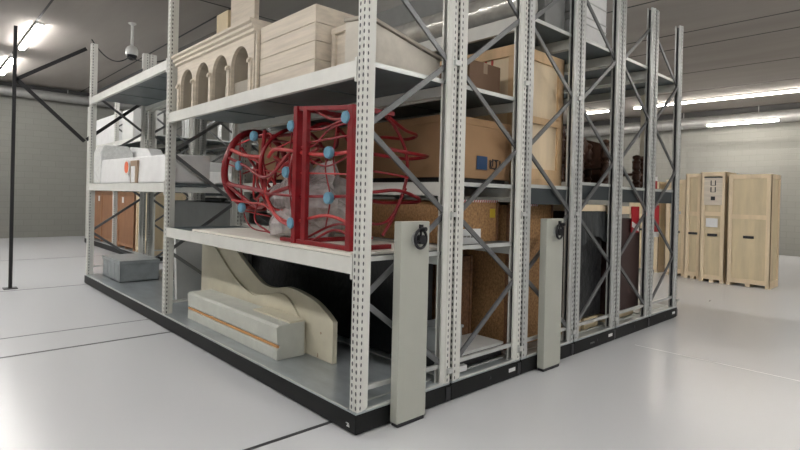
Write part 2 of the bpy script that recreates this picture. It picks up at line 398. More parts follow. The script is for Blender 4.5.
# camera on a drop pole, with its cable
sc = thing('security_camera', 'white dome security camera hanging from the ceiling on a pole', 'camera', (1.05, 8.75, ZC))
MB().lathe([(.075, 0), (.075, -.02), (.03, -.045)], (1.05, 8.75, ZC)).build('ceiling_flange', M['cam'], sc, smooth=True)
MB().lathe([(.028, -.03), (.028, -.5)], (1.05, 8.75, ZC)).build('drop_pole', M['cam'], sc, smooth=True)
MB().lathe([(.03, -.46), (.085, -.49), (.115, -.54), (.12, -.64), (.115, -.66)], (1.05, 8.75, ZC), 24).build('camera_housing', M['cam'], sc, smooth=True)
MB().lathe([(.10, -.66), (.095, -.70), (.07, -.74), (.03, -.76), (.004, -.765)], (1.05, 8.75, ZC), 24).build('camera_dome', M['smoked'], sc, smooth=True)
def catenary(p, q, sag, n=16):
    p = Vector(p); q = Vector(q); return [p.lerp(q, t / n) - Vector((0, 0, sag * 4 * (t / n) * (1 - t / n))) for t in range(n + 1)]
tag(MB().tube(catenary((.03, 7.5, 4.28), (1.0, 8.7, 4.40), .22) + catenary((1.0, 8.7, 4.38), (1.5, 7.5, 4.30), .12)[1:], .011, 6).build('cable', M['blacksteel'], smooth=True),
    'thin black cable sagging from the far rack post to the dome camera', 'cable')

# ------------------------------------------------------------------ things on the nearest unit: base
Z0 = DZ + .002
bn = thing('metal_bin', 'grey lidded metal bin on the black base at the far left rack end', 'bin', (.5, 6.85, Z0))
bb = MB(); x0, x1, y0, y1, z1 = .23, .84, 6.28, 7.3, .50
for a in ((x0, x1, y0, y1, Z0, Z0 + .02), (x0, x0 + .015, y0, y1, Z0, z1), (x1 - .015, x1, y0, y1, Z0, z1), (x0, x1, y0, y0 + .015, Z0, z1), (x0, x1, y1 - .015, y1, Z0, z1)): bb.box(*a)
for i in range(5): bb.box(x0 - .008, x0, y0 + .08 + i * .21, y0 + .10 + i * .21, Z0 + .02, z1 - .03)
bb.build('bin_body', M['bin'], bn, bevel=.004)
MB().box(x0 - .012, x1 + .012, y0 - .012, y1 + .012, z1 - .02, z1 + .012).box(x0 - .016, x1 + .016, y0 - .016, y1 + .016, z1 - .045, z1 - .02).build('lid', M['bin'], bn, bevel=.005)

def leaning(name, label, cat, m, x0, x1, y, z0, z1, lean, t=.04, grp=None):
    b = MB(); b.add([(x0, y, z0), (x1, y, z0), (x1, y + t, z0), (x0, y + t, z0), (x0, y + lean, z1), (x1, y + lean, z1), (x1, y + lean + t, z1), (x0, y + lean + t, z1)],
                    [(0, 3, 2, 1), (4, 5, 6, 7), (0, 1, 5, 4), (1, 2, 6, 5), (2, 3, 7, 6), (3, 0, 4, 7)])
    return tag(b.build(name, m, bevel=.004), label, cat, grp)
# a tall box of light grey panels seen end-on behind the middle post
pb = thing('panel_stack', 'light grey foam sheet on the base beside the wave-edged panel', 'sheet', (.6, 4.2, Z0))
MB().add([(.44, 4.40, Z0), (.92, 4.46, Z0), (.92, 4.52, Z0), (.44, 4.46, Z0), (.40, 4.40, 1.10), (.92, 4.46, 1.10), (.92, 4.52, 1.10), (.40, 4.46, 1.10)],
         [(0, 3, 2, 1), (4, 5, 6, 7), (0, 1, 5, 4), (1, 2, 6, 5), (2, 3, 7, 6), (3, 0, 4, 7)]).build('front_sheet', M['greylt'], pb, bevel=.005)
MB().box(.50, .94, 4.60, 4.67, Z0, 1.08).build('rear_sheet', M['grey'], pb, bevel=.005)

def spline(pts, n=6):
    out = []
    P = [Vector((p[0], p[1], 0)) for p in pts]; P = [P[0] * 2 - P[1]] + P + [P[-1] * 2 - P[-2]]
    for i in range(1, len(P) - 2):
        for k in range(n):
            t = k / n; a, b_, c, d = P[i - 1:i + 3]
            v = .5 * ((2 * b_) + (c - a) * t + (2 * a - 5 * b_ + 4 * c - d) * t * t + (3 * b_ - a - 3 * c + d) * t ** 3)
            out.append((v.x, v.y))
    out.append(tuple(P[-2][:2])); return out
wv = thing('wave_edged_panel', 'tall cream panel with a wavy top edge standing on the lower base', 'panel', (.5, 2.4, Z0))
top = spline([(2.96, 1.055), (2.78, .985), (2.50, .84), (2.19, .705), (1.94, .69), (1.64, .735), (1.27, .69), (1.05, .61), (.92, .53)])
MB().prism([(.92, Z0), (3.685, Z0), (3.685, 1.06)] + top, 'x', .50, .55).build('back_board', M['cream'], wv, bevel=.003)
top2 = spline([(3.62, 1.045), (3.50, 1.03), (3.27, .965), (2.80, .70), (2.37, .56), (2.11, .60), (1.73, .66), (1.51, .55), (1.38, .40), (1.33, .26)])
fb = MB().prism([(1.33, Z0), (3.685, Z0), (3.685, 1.045)] + top2, 'x', .475, .499).build('front_board', M['cream'], wv, bevel=.004)
hl = MB(); hl.tube([(.498, 1.10, .40), (.502, 1.10, .40)], .012, 10).tube([(.498, 1.14, .175), (.501, 1.14, .21)], .006, 8)
hl.build('screw_hole', M['tan'], wv)
bc = thing('plinth_box', 'low off-white plinth with an orange-brown strip in front of the wavy panel', 'plinth', (.3, 2.3, Z0))
MB().prism([(.17, Z0), (.17, .26), (.205, .285), (.17, .31), (.16, .455), (.19, .475), (.46, .475), (.46, Z0)], 'y', 1.30, 3.33).build('plinth_body', M['greywhite'], bc, bevel=.004)
MB().tube([(.182, 1.305, .283), (.182, 3.325, .283)], .013, 8).build('orange_strip', M['copper'], bc)
MB().box(.30, .465, 1.305, 2.0, .4755, .49).build('top_lath', M['cream'], bc)
# dark crate deeper in the unit, behind the wavy panel
def crate(name, label, cat, x0, x1, y0, y1, z0, z1, m, mb, t=.022, bw=.09, grp=None, mid=True, faces='xXyY', feet=True):
    root = thing(name, label, cat, ((x0 + x1) / 2, (y0 + y1) / 2, z0), grp)
    zb = z0 + (.06 if feet else 0)
    MB().box(x0 + t, x1 - t, y0 + t, y1 - t, zb, z1 - .002).build('crate_body', m, root, bevel=.003)
    def fr(b, ax, side):
        a0, a1 = (y0, y1) if ax == 'x' else (x0, x1)
        s0, s1 = ((x0, x0 + t) if side < 0 else (x1 - t, x1)) if ax == 'x' else ((y0, y0 + t) if side < 0 else (y1 - t, y1))
        def bx(u0, u1, w0, w1):
            if ax == 'x': b.box(s0, s1, u0, u1, w0, w1)
            else: b.box(u0, u1, s0, s1, w0, w1)
        bx(a0, a1, z1 - bw, z1); bx(a0, a1, zb, zb + bw)
        n = max(1, round((a1 - a0) / 1.1)) if mid else 1
        for i in range(n + 1):
            c = a0 + bw / 2 + (a1 - a0 - bw) * i / n; bx(c - bw / 2, c + bw / 2, zb + bw, z1 - bw)
    for ax, side in (('x', -1), ('x', 1), ('y', -1), ('y', 1)):
        b = MB(); fr(b, ax, side); b.build('batten_frame', mb, root, bevel=.003)
    if feet:
        for i in range(3):
            yy = y0 + (y1 - y0 - .08) * i / 2; MB().box(x0 + .01, x1 - .01, yy, yy + .08, z0, zb).build('skid', mb, root)
    return root
def cbox(name, label, cat, x0, x1, y0, y1, z0, z1, m, grp=None, tape=True, lab=None, bevel=.006):
    root = thing(name, label, cat, ((x0 + x1) / 2, (y0 + y1) / 2, z0), grp)
    MB().box(x0, x1, y0, y1, z0, z1).build('box_body', m, root, bevel=bevel)
    if tape:
        yc = (x0 + x1) / 2
        MB().box(yc - .03, yc + .03, y0 - .0012, y1 + .0012, z1 - .10, z1 + .0012).build('packing_tape', M['tan'], root)
    return root

# mid shelf of the nearest unit
ZS = 1.2195
sb = tag(MB().box(.045, .95, .12, 2.95, ZS, ZS + .022).build('shelf_board', M['foam'], bevel=.004), 'white board lying on the middle shelf under the red sculpture', 'board')
# ---- red sculpture
ZR = ZS + .024
rs = thing('steel_sculpture', 'red tubular steel cage sculpture with pale blue discs on the middle shelf', 'sculpture', (.5, 1.3, ZR))
# transport frame at the near end
fx0, fx1, fy0, fy1, fz1 = .13, .90, .24, .98, 2.39
for (px, py) in ((fx0, fy0), (fx0, fy1)):
    MB().box(px - .03, px + .03, py - .03, py + .03, ZR, fz1 if py > .5 else 2.32).build('frame_post', M['red'], rs, bevel=.004)
MB().box(fx0 - .02, fx0 + .02, fy1 - .16, fy1 - .10, ZR + .03, fz1 - .02).build('frame_post', M['red'], rs, bevel=.004)
for z in (ZR + .018, fz1 - .018):
    for a, b_ in (((fx0, fy0), (fx0, fy1)), ((fx0, fy0), (fx0 + .4, fy0)), ((fx0, fy1), (fx1, fy1))):
        zz = lambda q: z if (z < 2 or q[1] > .5) else 2.30
        MB().bar((a[0], a[1], zz(a)), (b_[0], b_[1], zz(b_)), .036, .036).build('frame_rail', M['red'], rs, bevel=.004)
MB().bar((fx0, fy1 - .03, ZR + .02), (fx0, fy1 + .22, ZR + .02), .036, .03).build('frame_rail', M['red'], rs)
# hoops of the cage: barrel lying along y
def hoop(y, rx, rz, cz, wob=.03, tilt=0):
    return [(.53 + rx * math.cos(t) * (1 + wob * math.sin(3 * t + y * 4)), y + tilt * math.cos(t), cz + rz * math.sin(t) * (1 + wob * math.cos(2 * t + y * 3))) for t in [2 * PI * k / 40 for k in range(40)]]
for y, rx, rz, cz, r in ((2.38, .41, .42, 1.90, .036), (1.62, .42, .44, 1.86, .018), (1.12, .40, .46, 1.83, .016)):
    MB().tube(hoop(y, rx, rz, cz, tilt=.05), r, 10, True).build('hoop', M['red'], rs, smooth=True)
def fpath(pts, r, m, nm='cage_tube'):
    # smooth 3D path through the points
    P = [Vector(p) for p in pts]
    if len(P) > 2:
        Q = [P[0] * 2 - P[1]] + P + [P[-1] * 2 - P[-2]]; out = []
        for i in range(1, len(Q) - 2):
            for k in range(6):
                t = k / 6; a, b_, c, d = Q[i - 1:i + 3]
                out.append(.5 * ((2 * b_) + (c - a) * t + (2 * a - 5 * b_ + 4 * c - d) * t * t + (3 * b_ - a - 3 * c + d) * t ** 3))
        P = out + [P[-1]]
    return MB().tube(P, r * .78, 9).build(nm, m, rs, smooth=True)
def side(lst, x=.15, dx=None):
    return [(x + (dx[i] if dx else 0), y, z) for i, (y, z) in enumerate(lst)]
fpath(side([(2.24, 2.09), (1.93, 2.02), (1.61, 1.99)]), .026, M['redlt'])
fpath(side([(1.50, 1.99), (1.38, 2.05), (1.13, 2.03), (.93, 2.0), (.61, 1.97), (.27, 1.98)]), .022, M['redlt'])
fpath(side([(2.46, 1.98), (2.05, 1.9), (1.61, 1.87), (1.15, 1.84), (.54, 1.82), (.26, 1.81)]), .009, M['redlt'])
fpath(side([(2.40, 1.80), (2.24, 1.74), (1.94, 1.71), (1.72, 1.69), (1.55, 1.67)]), .026, M['red'])
fpath(side([(1.6, 1.66), (1.11, 1.64), (.53, 1.64), (.26, 1.65)]), .016, M['red'])
fpath(side([(2.21, 1.58), (1.83, 1.56), (1.56, 1.55), (1.27, 1.44), (1.08, 1.41)]), .013, M['redlt'])
fpath(side([(1.0, 1.42), (.80, 1.46), (.59, 1.49), (.40, 1.47), (.25, 1.42)]), .018, M['redlt'])
fpath(side([(1.57, 1.85), (1.52, 1.64), (1.40, 1.50), (1.27, 1.42), (1.1, 1.38)]), .02, M['redlt'])
fpath(side([(1.66, 1.60), (1.72, 1.40), (1.45, 1.30)]), .012, M['red'])
fpath(side([(2.06, 2.20), (2.05, 1.92), (1.97, 1.51), (1.80, 1.33), (1.45, 1.30)]), .009, M['red'])
fpath(side([(1.10, 2.22), (1.15, 1.84), (1.10, 1.6), (1.06, 1.41)]), .008, M['red'])
fpath(side([(1.57, 2.24), (1.61, 1.99), (1.56, 1.83), (1.54, 1.64)]), .024, M['red'])
fpath(side([(.57, 1.97), (.60, 1.85), (.53, 1.63), (.58, 1.40)]), .008, M['red'])
fpath(side([(.46, 2.2), (.50, 1.97), (.47, 1.8)]), .008, M['red'])
fpath(side([(.80, 2.36), (.55, 2.25), (.33, 2.23)]), .016, M['red'])
fpath(side([(.89, 2.20), (.65, 2.18), (.30, 2.24)]), .014, M['red'])
fpath(side([(.89, 2.08), (.62, 2.09), (.33, 2.10)]), .012, M['red'])
fpath(side([(.93, 1.98), (.60, 1.88), (.27, 1.96)]), .010, M['red'])
fpath(side([(1.0, 2.05), (.78, 2.05), (.55, 2.17), (.3, 2.2)]), .012, M['red'])
fpath([(.15, .78, 1.27), (.2, .52, 1.38), (.22, .25, 1.30)], .014, M['red'])
fpath([(.2, .95, 1.28), (.3, .60, 1.42), (.35, .25, 1.33)], .014, M['red'])
# connecting tubes round the barrel
for k in range(9):
    t = 2 * PI * k / 9 + .2
    ys = [2.34, 1.85, 1.45, 1.12]; rr = [.41, .43, .42, .40]; pts = []
    for i, y in enumerate(ys):
        tt = t + .35 * math.sin(i * 2.3 + k); pts.append((.53 + rr[i] * math.cos(tt), y, 1.85 + rr[i] * 1.03 * math.sin(tt)))
    fpath(pts, .012 + .006 * (k % 3), M['red'] if k % 3 else M['redlt'])
for k in range(10):   # inner tangle
    p = [(.53 + random.uniform(-.3, .3), 2.25 - i * .36 + random.uniform(-.1, .1), 1.82 + random.uniform(-.34, .34)) for i in range(4)]
    fpath(p, random.choice((.010, .016, .02)), M['red'] if k % 2 else M['redlt'])
# loops reaching out at the back right
fpath([(.45, .20, 2.26), (.72, .30, 2.20), (.98, .42, 2.19), (.96, .52, 2.16), (.7, .5, 2.15), (.4, .4, 2.12)], .018, M['red'], 'loop_tube')
fpath([(.42, .20, 2.02), (.80, .22, 2.00), (.99, .30, 2.00), (.80, .36, 1.97), (.4, .32, 1.98)], .02, M['red'], 'loop_tube')
fpath([(.50, .30, 2.30), (.60, .30, 2.22), (.72, .30, 2.06), (.76, .30, 1.88), (.72, .30, 1.70), (.62, .30, 1.50), (.50, .30, 1.34)], .018, M['red'], 'loop_tube')
fpath([(.30, .22, 1.68), (.60, .22, 1.70), (.92, .30, 1.62), (.6, .36, 1.6), (.3, .3, 1.62)], .018, M['red'], 'loop_tube')
fpath([(.30, .20, 1.84), (.55, .20, 1.82), (.80, .25, 1.80)], .012, M['red'], 'loop_tube')
fpath([(.20, .20, 1.46), (.40, .22, 1.44), (.55, .25, 1.50), (.70, .25, 1.72)], .014, M['red'], 'loop_tube')
for (y, z) in ((1.7, 2.19), (1.04, 2.23), (1.99, 1.92), (1.11, 1.84), (1.91, 1.51), (1.01, 1.41), (.49, 1.63), (.5, 1.98), (.29, 2.23)):
    o = MB().tube([(.085, y, z), (.095, y, z), (.118, y, z), (.128, y, z)], .048, 20, rf=lambda t: .88 if t in (0, 1) else 1).build('blue_disc', M['blue'], rs, smooth=True); o['label'] = 'pale blue round disc'
    MB().tube([(.128, y, z), (.16, y, z)], .014, 8).build('disc_stem', M['red'], o).location = (0, 0, 0)

def blob(name, label, cat, m, c, s, seed=0, grp=None, nu=22, nv=14, amp=.18):
    rnd = random.Random(seed); ph = [(rnd.uniform(2, 6), rnd.uniform(2, 6), rnd.uniform(0, 6)) for _ in range(6)]
    b = MB(); vs = []; fs = []
    for j in range(nv + 1):
        th = PI * j / nv
        for i in range(nu):
            a = 2 * PI * i / nu
            w = 1 + amp * sum(math.sin(p0 * a + p2) * math.sin(p1 * th + p2) for p0, p1, p2 in [(round(p[0]), p[1], p[2]) for p in ph]) / 2.2
            z = math.cos(th) * w
            vs.append((c[0] + s[0] * math.sin(th) * math.cos(a) * w, c[1] + s[1] * math.sin(th) * math.sin(a) * w, max(c[2] + s[2] * z, c[2] - s[2] * .92)))
    for j in range(nv):
        for i in range(nu):
            k_ = (i + 1) % nu; fs.append((j * nu + i, j * nu + k_, (j + 1) * nu + k_, (j + 1) * nu + i))
    b.add(vs, fs); return tag(b.build(name, m, smooth=False), label, cat, grp)
blob('plastic_wrap', 'crumpled clear plastic sheeting bunched inside the red cage sculpture', 'plastic sheeting', M['wrap'], (.50, 1.38, ZR + .30), (.27, .55, .32), 3, amp=.3)

# far bay shelf of the nearest unit: white wrapped packages
ZW = 1.759
wp = thing('wrapped_package', 'long white film-wrapped package with orange sticker on the left shelf', 'package', (.42, 5.5, ZW))
MB().add([(.08, 3.82, ZW), (.62, 3.82, ZW), (.62, 6.95, ZW), (.08, 6.95, ZW), (.10, 3.82, 2.12), (.62, 3.82, 2.13), (.62, 6.95, 2.14), (.10, 6.95, 2.16)],
         [(0, 3, 2, 1), (4, 5, 6, 7), (0, 1, 5, 4), (1, 2, 6, 5), (2, 3, 7, 6), (3, 0, 4, 7)]).build('wrapped_body', M['white'], wp, bevel=.02)
MB().box(.062, .09, 4.98, 5.28, ZW + .004, 2.08).build('tan_strap', M['tan'], wp)
MB().box(.054, .062, 5.06, 5.22, ZW + .01, 2.0).build('white_tape', M['white'], wp)
s_ = MB().tube([(.046, 5.40, 1.99), (.056, 5.40, 1.99)], .115, 20).build('round_label', M['tapewhite'], wp)
MB().tube([(.040, 5.40, 1.99), (.0462, 5.40, 1.99)], .085, 20).build('orange_sticker', M['sticker'], wp)
sp = thing('wrapped_package', 'upright white film-wrapped package with a sloping end behind the long one', 'package', (.72, 6.3, ZW))
MB().prism([(7.40, ZW), (5.7, ZW), (6.0, 2.10), (6.35, 2.36), (7.30, 2.44), (7.40, 2.38)], 'x', .64, .86).build('wrapped_body', M['white'], sp, bevel=.012)
tag(MB().prism([(.08, ZW), (.60, ZW), (.60, 2.30), (.52, 2.42), (.14, 2.42), (.08, 2.3)], 'y', 6.98, 7.42).build('bubble_wrapped_package', M['bubble'], bevel=.02), 'bubble-wrapped bundle against the far left rack post', 'package')

# top shelf of the nearest unit
ZT = 2.602
ac = thing('arcade_model', 'pale wooden model of a four-arched arcade on the top shelf', 'arcade model', (.22, 2.7, ZT))
def arch_face(y0, y1, z0, z1, cols):
    """front board with arched openings cut in it, one outline: pts in (y,z)"""
    pts = [(y0, z1), (y0, z0)]
    for a, b_, zs in cols:
        r = (b_ - a) / 2; c = (a + b_) / 2; pts.append((a, z0))
        for k_ in range(17):
            t = PI - PI * k_ / 16; pts.append((c + r * math.cos(t), zs + r * math.sin(t)))
        pts.append((b_, z0))
    pts += [(y1, z0), (y1, z1)]
    return pts
ops = [(1.83, 2.195, 2.91), (2.28, 2.64, 2.91), (2.725, 3.085, 2.91), (3.17, 3.525, 2.91)]
ops = [(a, b_, zs) for a, b_, zs in ops]
MB().prism(arch_face(1.72, 3.64, ZT, 3.16, ops), 'x', .10, .135).build('arcade_front', M['palewood'], ac)
lin = MB()
for a, b_, zs in ops:       # curved lining inside each arch
    r = (b_ - a) / 2; c = (a + b_) / 2
    prof = [(a, ZT)] + [(c + r * math.cos(PI - PI * k_ / 16), zs + r * math.sin(PI - PI * k_ / 16)) for k_ in range(17)] + [(b_, ZT)]
    for (ya, za), (yb, zb) in zip(prof, prof[1:]):
        n_ = Vector((0, ya - c, za - zs if za > zs else 0)).normalized() * .012
        m_ = Vector((0, yb - c, zb - zs if zb > zs else 0)).normalized() * .012
        lin.add([(.135, ya, za), (.135, yb, zb), (.34, yb, zb), (.34, ya, za), (.135, ya + n_.y, za + n_.z), (.135, yb + m_.y, zb + m_.z), (.34, yb + m_.y, zb + m_.z), (.34, ya + n_.y, za + n_.z)],
                [(0, 1, 2, 3), (7, 6, 5, 4), (0, 4, 5, 1), (3, 2, 6, 7), (0, 3, 7, 4), (1, 5, 6, 2)])
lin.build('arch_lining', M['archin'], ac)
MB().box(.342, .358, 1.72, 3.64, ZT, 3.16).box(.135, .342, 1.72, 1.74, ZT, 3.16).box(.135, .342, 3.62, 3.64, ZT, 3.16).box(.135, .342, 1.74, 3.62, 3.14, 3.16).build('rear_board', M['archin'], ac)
MB().prism([(.10, 3.16), (.075, 3.175), (.075, 3.20), (.05, 3.215), (.055, 3.245), (.03, 3.26), (.03, 3.285), (.36, 3.285), (.36, 3.16)], 'y', 1.68, 3.67).build('cornice', M['palewood'], ac)
for y in (3.57, 3.13, 2.68, 2.24, 1.78):
    MB().prism([(.10, ZT), (.085, ZT), (.085, 2.90), (.07, 2.915), (.07, 2.935), (.10, 2.935)], 'y', y - .026, y + .026).build('pilaster', M['palewood'], ac)
    MB().box(.06, .075, y - .016, y + .016, 2.89, 2.92).build('capital_block', M['palewood'], ac)
MB().box(.14, .33, 1.88, 2.4, ZT, ZT + .16).build('inner_block', M['taupe'], ac)
bx_ = thing('planked_box', 'pale planked wooden box beside the arcade model on the top shelf', 'box', (.5, 1.2, ZT))
for i in range(4):
    z = ZT + .002 + i * .148
    b = MB(); b.box(.12, .14, .74, 1.64, z, z + .144); b.box(.14, .75, .74, .76, z, z + .144); b.box(.14, .75, 1.62, 1.64, z, z + .144); b.box(.73, .75, .76, 1.62, z, z + .144)
    b.build('plank_course', M['palewood'], bx_, bevel=.004)
MB().box(.14, .73, .76, 1.62, ZT, 3.15).build('core', M['archin'], bx_)
MB().box(.09, .12, 1.645, 1.675, ZT, 3.16).build('corner_strip', M['palewood'], bx_, bevel=.003)
sc_ = thing('framed_crate', 'small pale framed crate just left of the nearest post on the top shelf', 'crate', (.4, .5, ZT))
MB().box(.28, .62, .42, .70, ZT, 3.0).build('crate_body', M['palewood'], sc_, bevel=.004)
MB().box(.255, .28, .41, .71, 2.96, 3.01).box(.255, .28, .66, .70, ZT, 2.96).box(.255, .28, .42, .46, ZT, 2.96).build('batten_frame', M['palewood'], sc_, bevel=.003)
# slanted long box: prism with a falling top towards the rear
sl = thing('slanted_box', 'large taupe box with a slanting top behind the nearest post', 'box', (.55, .3, ZT))
MB().add([(.16, .12, ZT), (.93, .12, ZT), (.93, .40, ZT), (.16, .40, ZT), (.16, .12, 2.93), (.93, .12, 2.77), (.93, .40, 2.80), (.16, .40, 2.97)],
         [(0, 3, 2, 1), (4, 5, 6, 7), (0, 1, 5, 4), (1, 2, 6, 5), (2, 3, 7, 6), (3, 0, 4, 7)]).build('box_body', M['whitewood'], sl, bevel=.005)
MB().add([(.15, .10, 2.935), (.94, .10, 2.775), (.94, .41, 2.805), (.15, .41, 2.975), (.15, .10, 2.96), (.94, .10, 2.80), (.94, .41, 2.83), (.15, .41, 3.0)],
         [(0, 3, 2, 1), (4, 5, 6, 7), (0, 1, 5, 4), (1, 2, 6, 5), (2, 3, 7, 6), (3, 0, 4, 7)]).build('lid_board', M['taupe'], sl, bevel=.003)
tag(MB().box(.60, .66, 3.36, 3.68, ZT, 3.92).box(.66, .80, 3.64, 3.68, ZT, 3.92).box(.66, .80, 3.36, 3.40, ZT, 3.92).build('plywood_sheet', M['palewood2'], bevel=.003), 'smaller pale pine upright panel standing behind the arcade model', 'panel')
tag(MB().box(.60, .66, 2.68, 3.28, ZT, 4.20).box(.66, .82, 3.24, 3.28, ZT, 4.20).build('plywood_sheet', M['palewood'], bevel=.003), 'taller pale upright board standing behind the arcade model', 'panel')

# loads of the second unit
bxb = thing('cardboard_box', 'very large brown cardboard box with navy label on the second unit', 'box', (1.5, 1.6, 1.81))
MB().box(1.08, 1.975, .14, 3.4, 1.83, 2.36).build('box_body', M['card'], bxb, bevel=.006)
MB().box(1.075, 1.98, .135, 3.405, 2.30, 2.365).build('lid_flap', M['card'], bxb, bevel=.004)
MB().box(1.12, 1.93, .16, 3.4, 1.787, 1.83).build('dark_gap_slab', M['blacksteel'], bxb)  # black slab stands in for the dark gap under the box
nl = MB().box(1.46, 1.61, .130, .134, 1.915, 2.035).build('navy_label', M['bluelab'], bxb)
pm = MB()
for a in ((1.60, 1.61, 1.91, 1.99), (1.60, 1.66, 1.91, 1.918), (1.64, 1.65, 1.93, 2.0), (1.67, 1.73, 1.985, 1.995), (1.695, 1.705, 1.91, 1.99), (1.67, 1.73, 1.90, 1.91), (1.75, 1.76, 1.92, 1.99), (1.75, 1.79, 1.95, 1.958), (1.78, 1.79, 1.92, 1.96)):
    pm.box(a[0] + .05, a[1] + .05, .130, .134, a[2] + .02, a[3] + .02)
pm.tube([(1.71 + .045 * math.cos(t), .132, 1.97 + .04 * math.sin(t)) for t in [2 * PI * k_ / 16 for k_ in range(16)]], .0035, 6, True)
pm.build('printed_symbols', M['ink'], bxb)
def osb_crate(label, x0, x1, y0, y1, z0, z1, m):
    root = thing('chipboard_crate', label, 'crate', ((x0 + x1) / 2, (y0 + y1) / 2, z0))
    MB().box(x0 + .01, x1 - .01, y0 + .01, y1 - .01, z0, z1).build('crate_body', m, root, bevel=.004)
    for (a, c) in ((x0, y0), (x1 - .03, y0), (x0, y1 - .03), (x1 - .03, y1 - .03)): MB().box(a, a + .03, c, c + .03, z0, z1 + .004).build('corner_post', M['osbdk'], root)
    return root
def tape_strip(parent_root, x0, x1, y, z):
    n = int((x1 - x0) / .035)
    MB().box(x0, x1, y - .004, y, z - .011, z + .011).build('hazard_tape', M['tapewhite'], parent_root)['label'] = 'red and white striped tape'
    b = MB()
    for i in range(n):
        xa = x0 + i * .035; b.add([(xa, y - .0048, z - .011), (xa + .017, y - .0048, z - .011), (xa + .026, y - .0048, z + .011), (xa + .009, y - .0048, z + .011)], [(0, 1, 2, 3)])
    b.build('tape_stripes', M['tapered'], parent_root)
o1 = osb_crate('chipboard crate with yellow and white labels on the second unit', 1.12, 1.93, .22, 2.6, 1.252, 1.62, M['osb'])
tape_strip(o1, 1.16, 1.93, .226, 1.63)
MB().box(1.80, 1.88, .226, .2295, 1.475, 1.56).build('yellow_label', M['yellow'], o1)
tag(MB().box(1.20, 1.50, .10, .135, 1.254, 1.385).build('white_placard', M['label'], bevel=.002), 'white placard standing before the chipboard crate on the second unit', 'sign')
wr = MB()
for i, (a, b_) in enumerate(((1.26, 1.30), (1.31, 1.35), (1.36, 1.39), (1.40, 1.45))): wr.box(a, b_, .0985, .100, 1.315 - .003 * i, 1.329)
wr.build('printed_line', M['grey'], bpy.data.objects['white_placard'])
o2 = osb_crate('dark chipboard crate at the bottom of the second unit', 1.42, 1.93, .52, 1.30, Z0, 1.08, M['osbdk'])
gb = thing('metal_case', 'grey metal case low in the second unit on a white-topped block', 'case', (1.3, .55, .30))
MB().box(1.12, 1.40, .20, .49, .304, .50).build('case_body', M['bin'], gb, bevel=.01)
MB().box(1.11, 1.41, .19, .50, .50, .525).build('lid', M['bin'], gb, bevel=.006)
MB().tube([(1.16, .30, .52), (1.16, .28, .56), (1.34, .28, .56), (1.34, .30, .52)], .006, 8).build('handle', M['galv'], gb, smooth=True)
wbk = thing('low_block', 'white-topped black block on the base of the second unit', 'block', (1.5, .5, Z0))
MB().box(1.10, 1.92, .14, .51, Z0 + .012, .275).build('block_body', M['blacksteel'], wbk, bevel=.005)
MB().box(1.09, 1.93, .13, .515, .275, .302).build('block_top', M['greylt'], wbk, bevel=.004)
tag(MB().box(1.2, 1.3, .06, .10, Z0 + .012, .222).build('paper_slip', M['label']), 'small white slip on the base front of the second unit', 'paper')
tag(MB().box(1.10, 1.40, .56, 1.31, Z0, 1.12).build('black_wrapped_case', M['cloth'], bevel=.02), 'narrow black box added as dark fill low in the second unit beside the dark chipboard crate', 'case')  # black box added to deepen the dark area behind the nearest unit
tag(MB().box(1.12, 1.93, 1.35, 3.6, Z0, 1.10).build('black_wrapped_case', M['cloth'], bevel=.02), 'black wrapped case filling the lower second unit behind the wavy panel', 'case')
bpy.data.objects.remove(bpy.data.objects['chipboard_crate.001']) if False else None
cbox('cardboard_box', 'open dark brown box on the upper shelf of the second unit', 'box', 1.46, 1.93, .24, .9, 2.602, 2.92, M['carddk'])
tag(MB().box(1.16, 1.46, .26, .30, 2.602, 2.92).build('grey_board', M['taupe'], bevel=.004), 'grey-beige board standing on the upper shelf of the second unit', 'board')
crate('plywood_crate', 'orange-tinted pine crate seen above the slanted box', 'crate', 1.2, 1.9, 2.0, 3.4, 2.602, 3.35, M['ply'], M['plydk'], feet=False)

# loads of the third unit
c3 = crate('plywood_crate', 'large pale plywood crate on the third unit, filling it nearly to the top beam', 'crate', 2.10, 2.985, .16, 2.9, 1.803, 3.18, M['ply'], M['plydk'], bw=.11, mid=False)
for y in (.56, .48): MB().box(2.116, 2.1215, y - .012, y + .012, 2.96, 3.07).build('printed_arrow', M['redink'], c3)
bt = MB().box(2.13, 2.95, .150, .160, 2.43, 2.50); bt.build('cross_batten', M['plydk'], c3)
rl = thing('film_roll', 'silvery plastic-wrapped roll on top of the third unit', 'roll', (2.2, 1.6, 3.5))
MB().tube([(2.24, .15 + i * .29, 3.61) for i in range(11)], .175, 20, rf=lambda t: 1 + .06 * math.sin(t * 31)).build('roll_body', M['pipewrap'], rl, smooth=True)
MB().tube([(2.24, .13, 3.61), (2.24, .15, 3.61)], .06, 14).build('roll_core', M['tan'], rl)
tag(MB().box(2.50, 2.90, .12, 3.0, 3.422, 4.2).build('grey_case', M['grey'], bevel=.01), 'tall plain grey case on the top shelf of the third unit', 'case')
o3 = osb_crate('tall chipboard crate on the base of the third unit behind the right drive panel', 2.10, 2.93, .22, 3.2, Z0, 1.60, M['osb'])
tape_strip(o3, 2.12, 2.62, .226, 1.60)

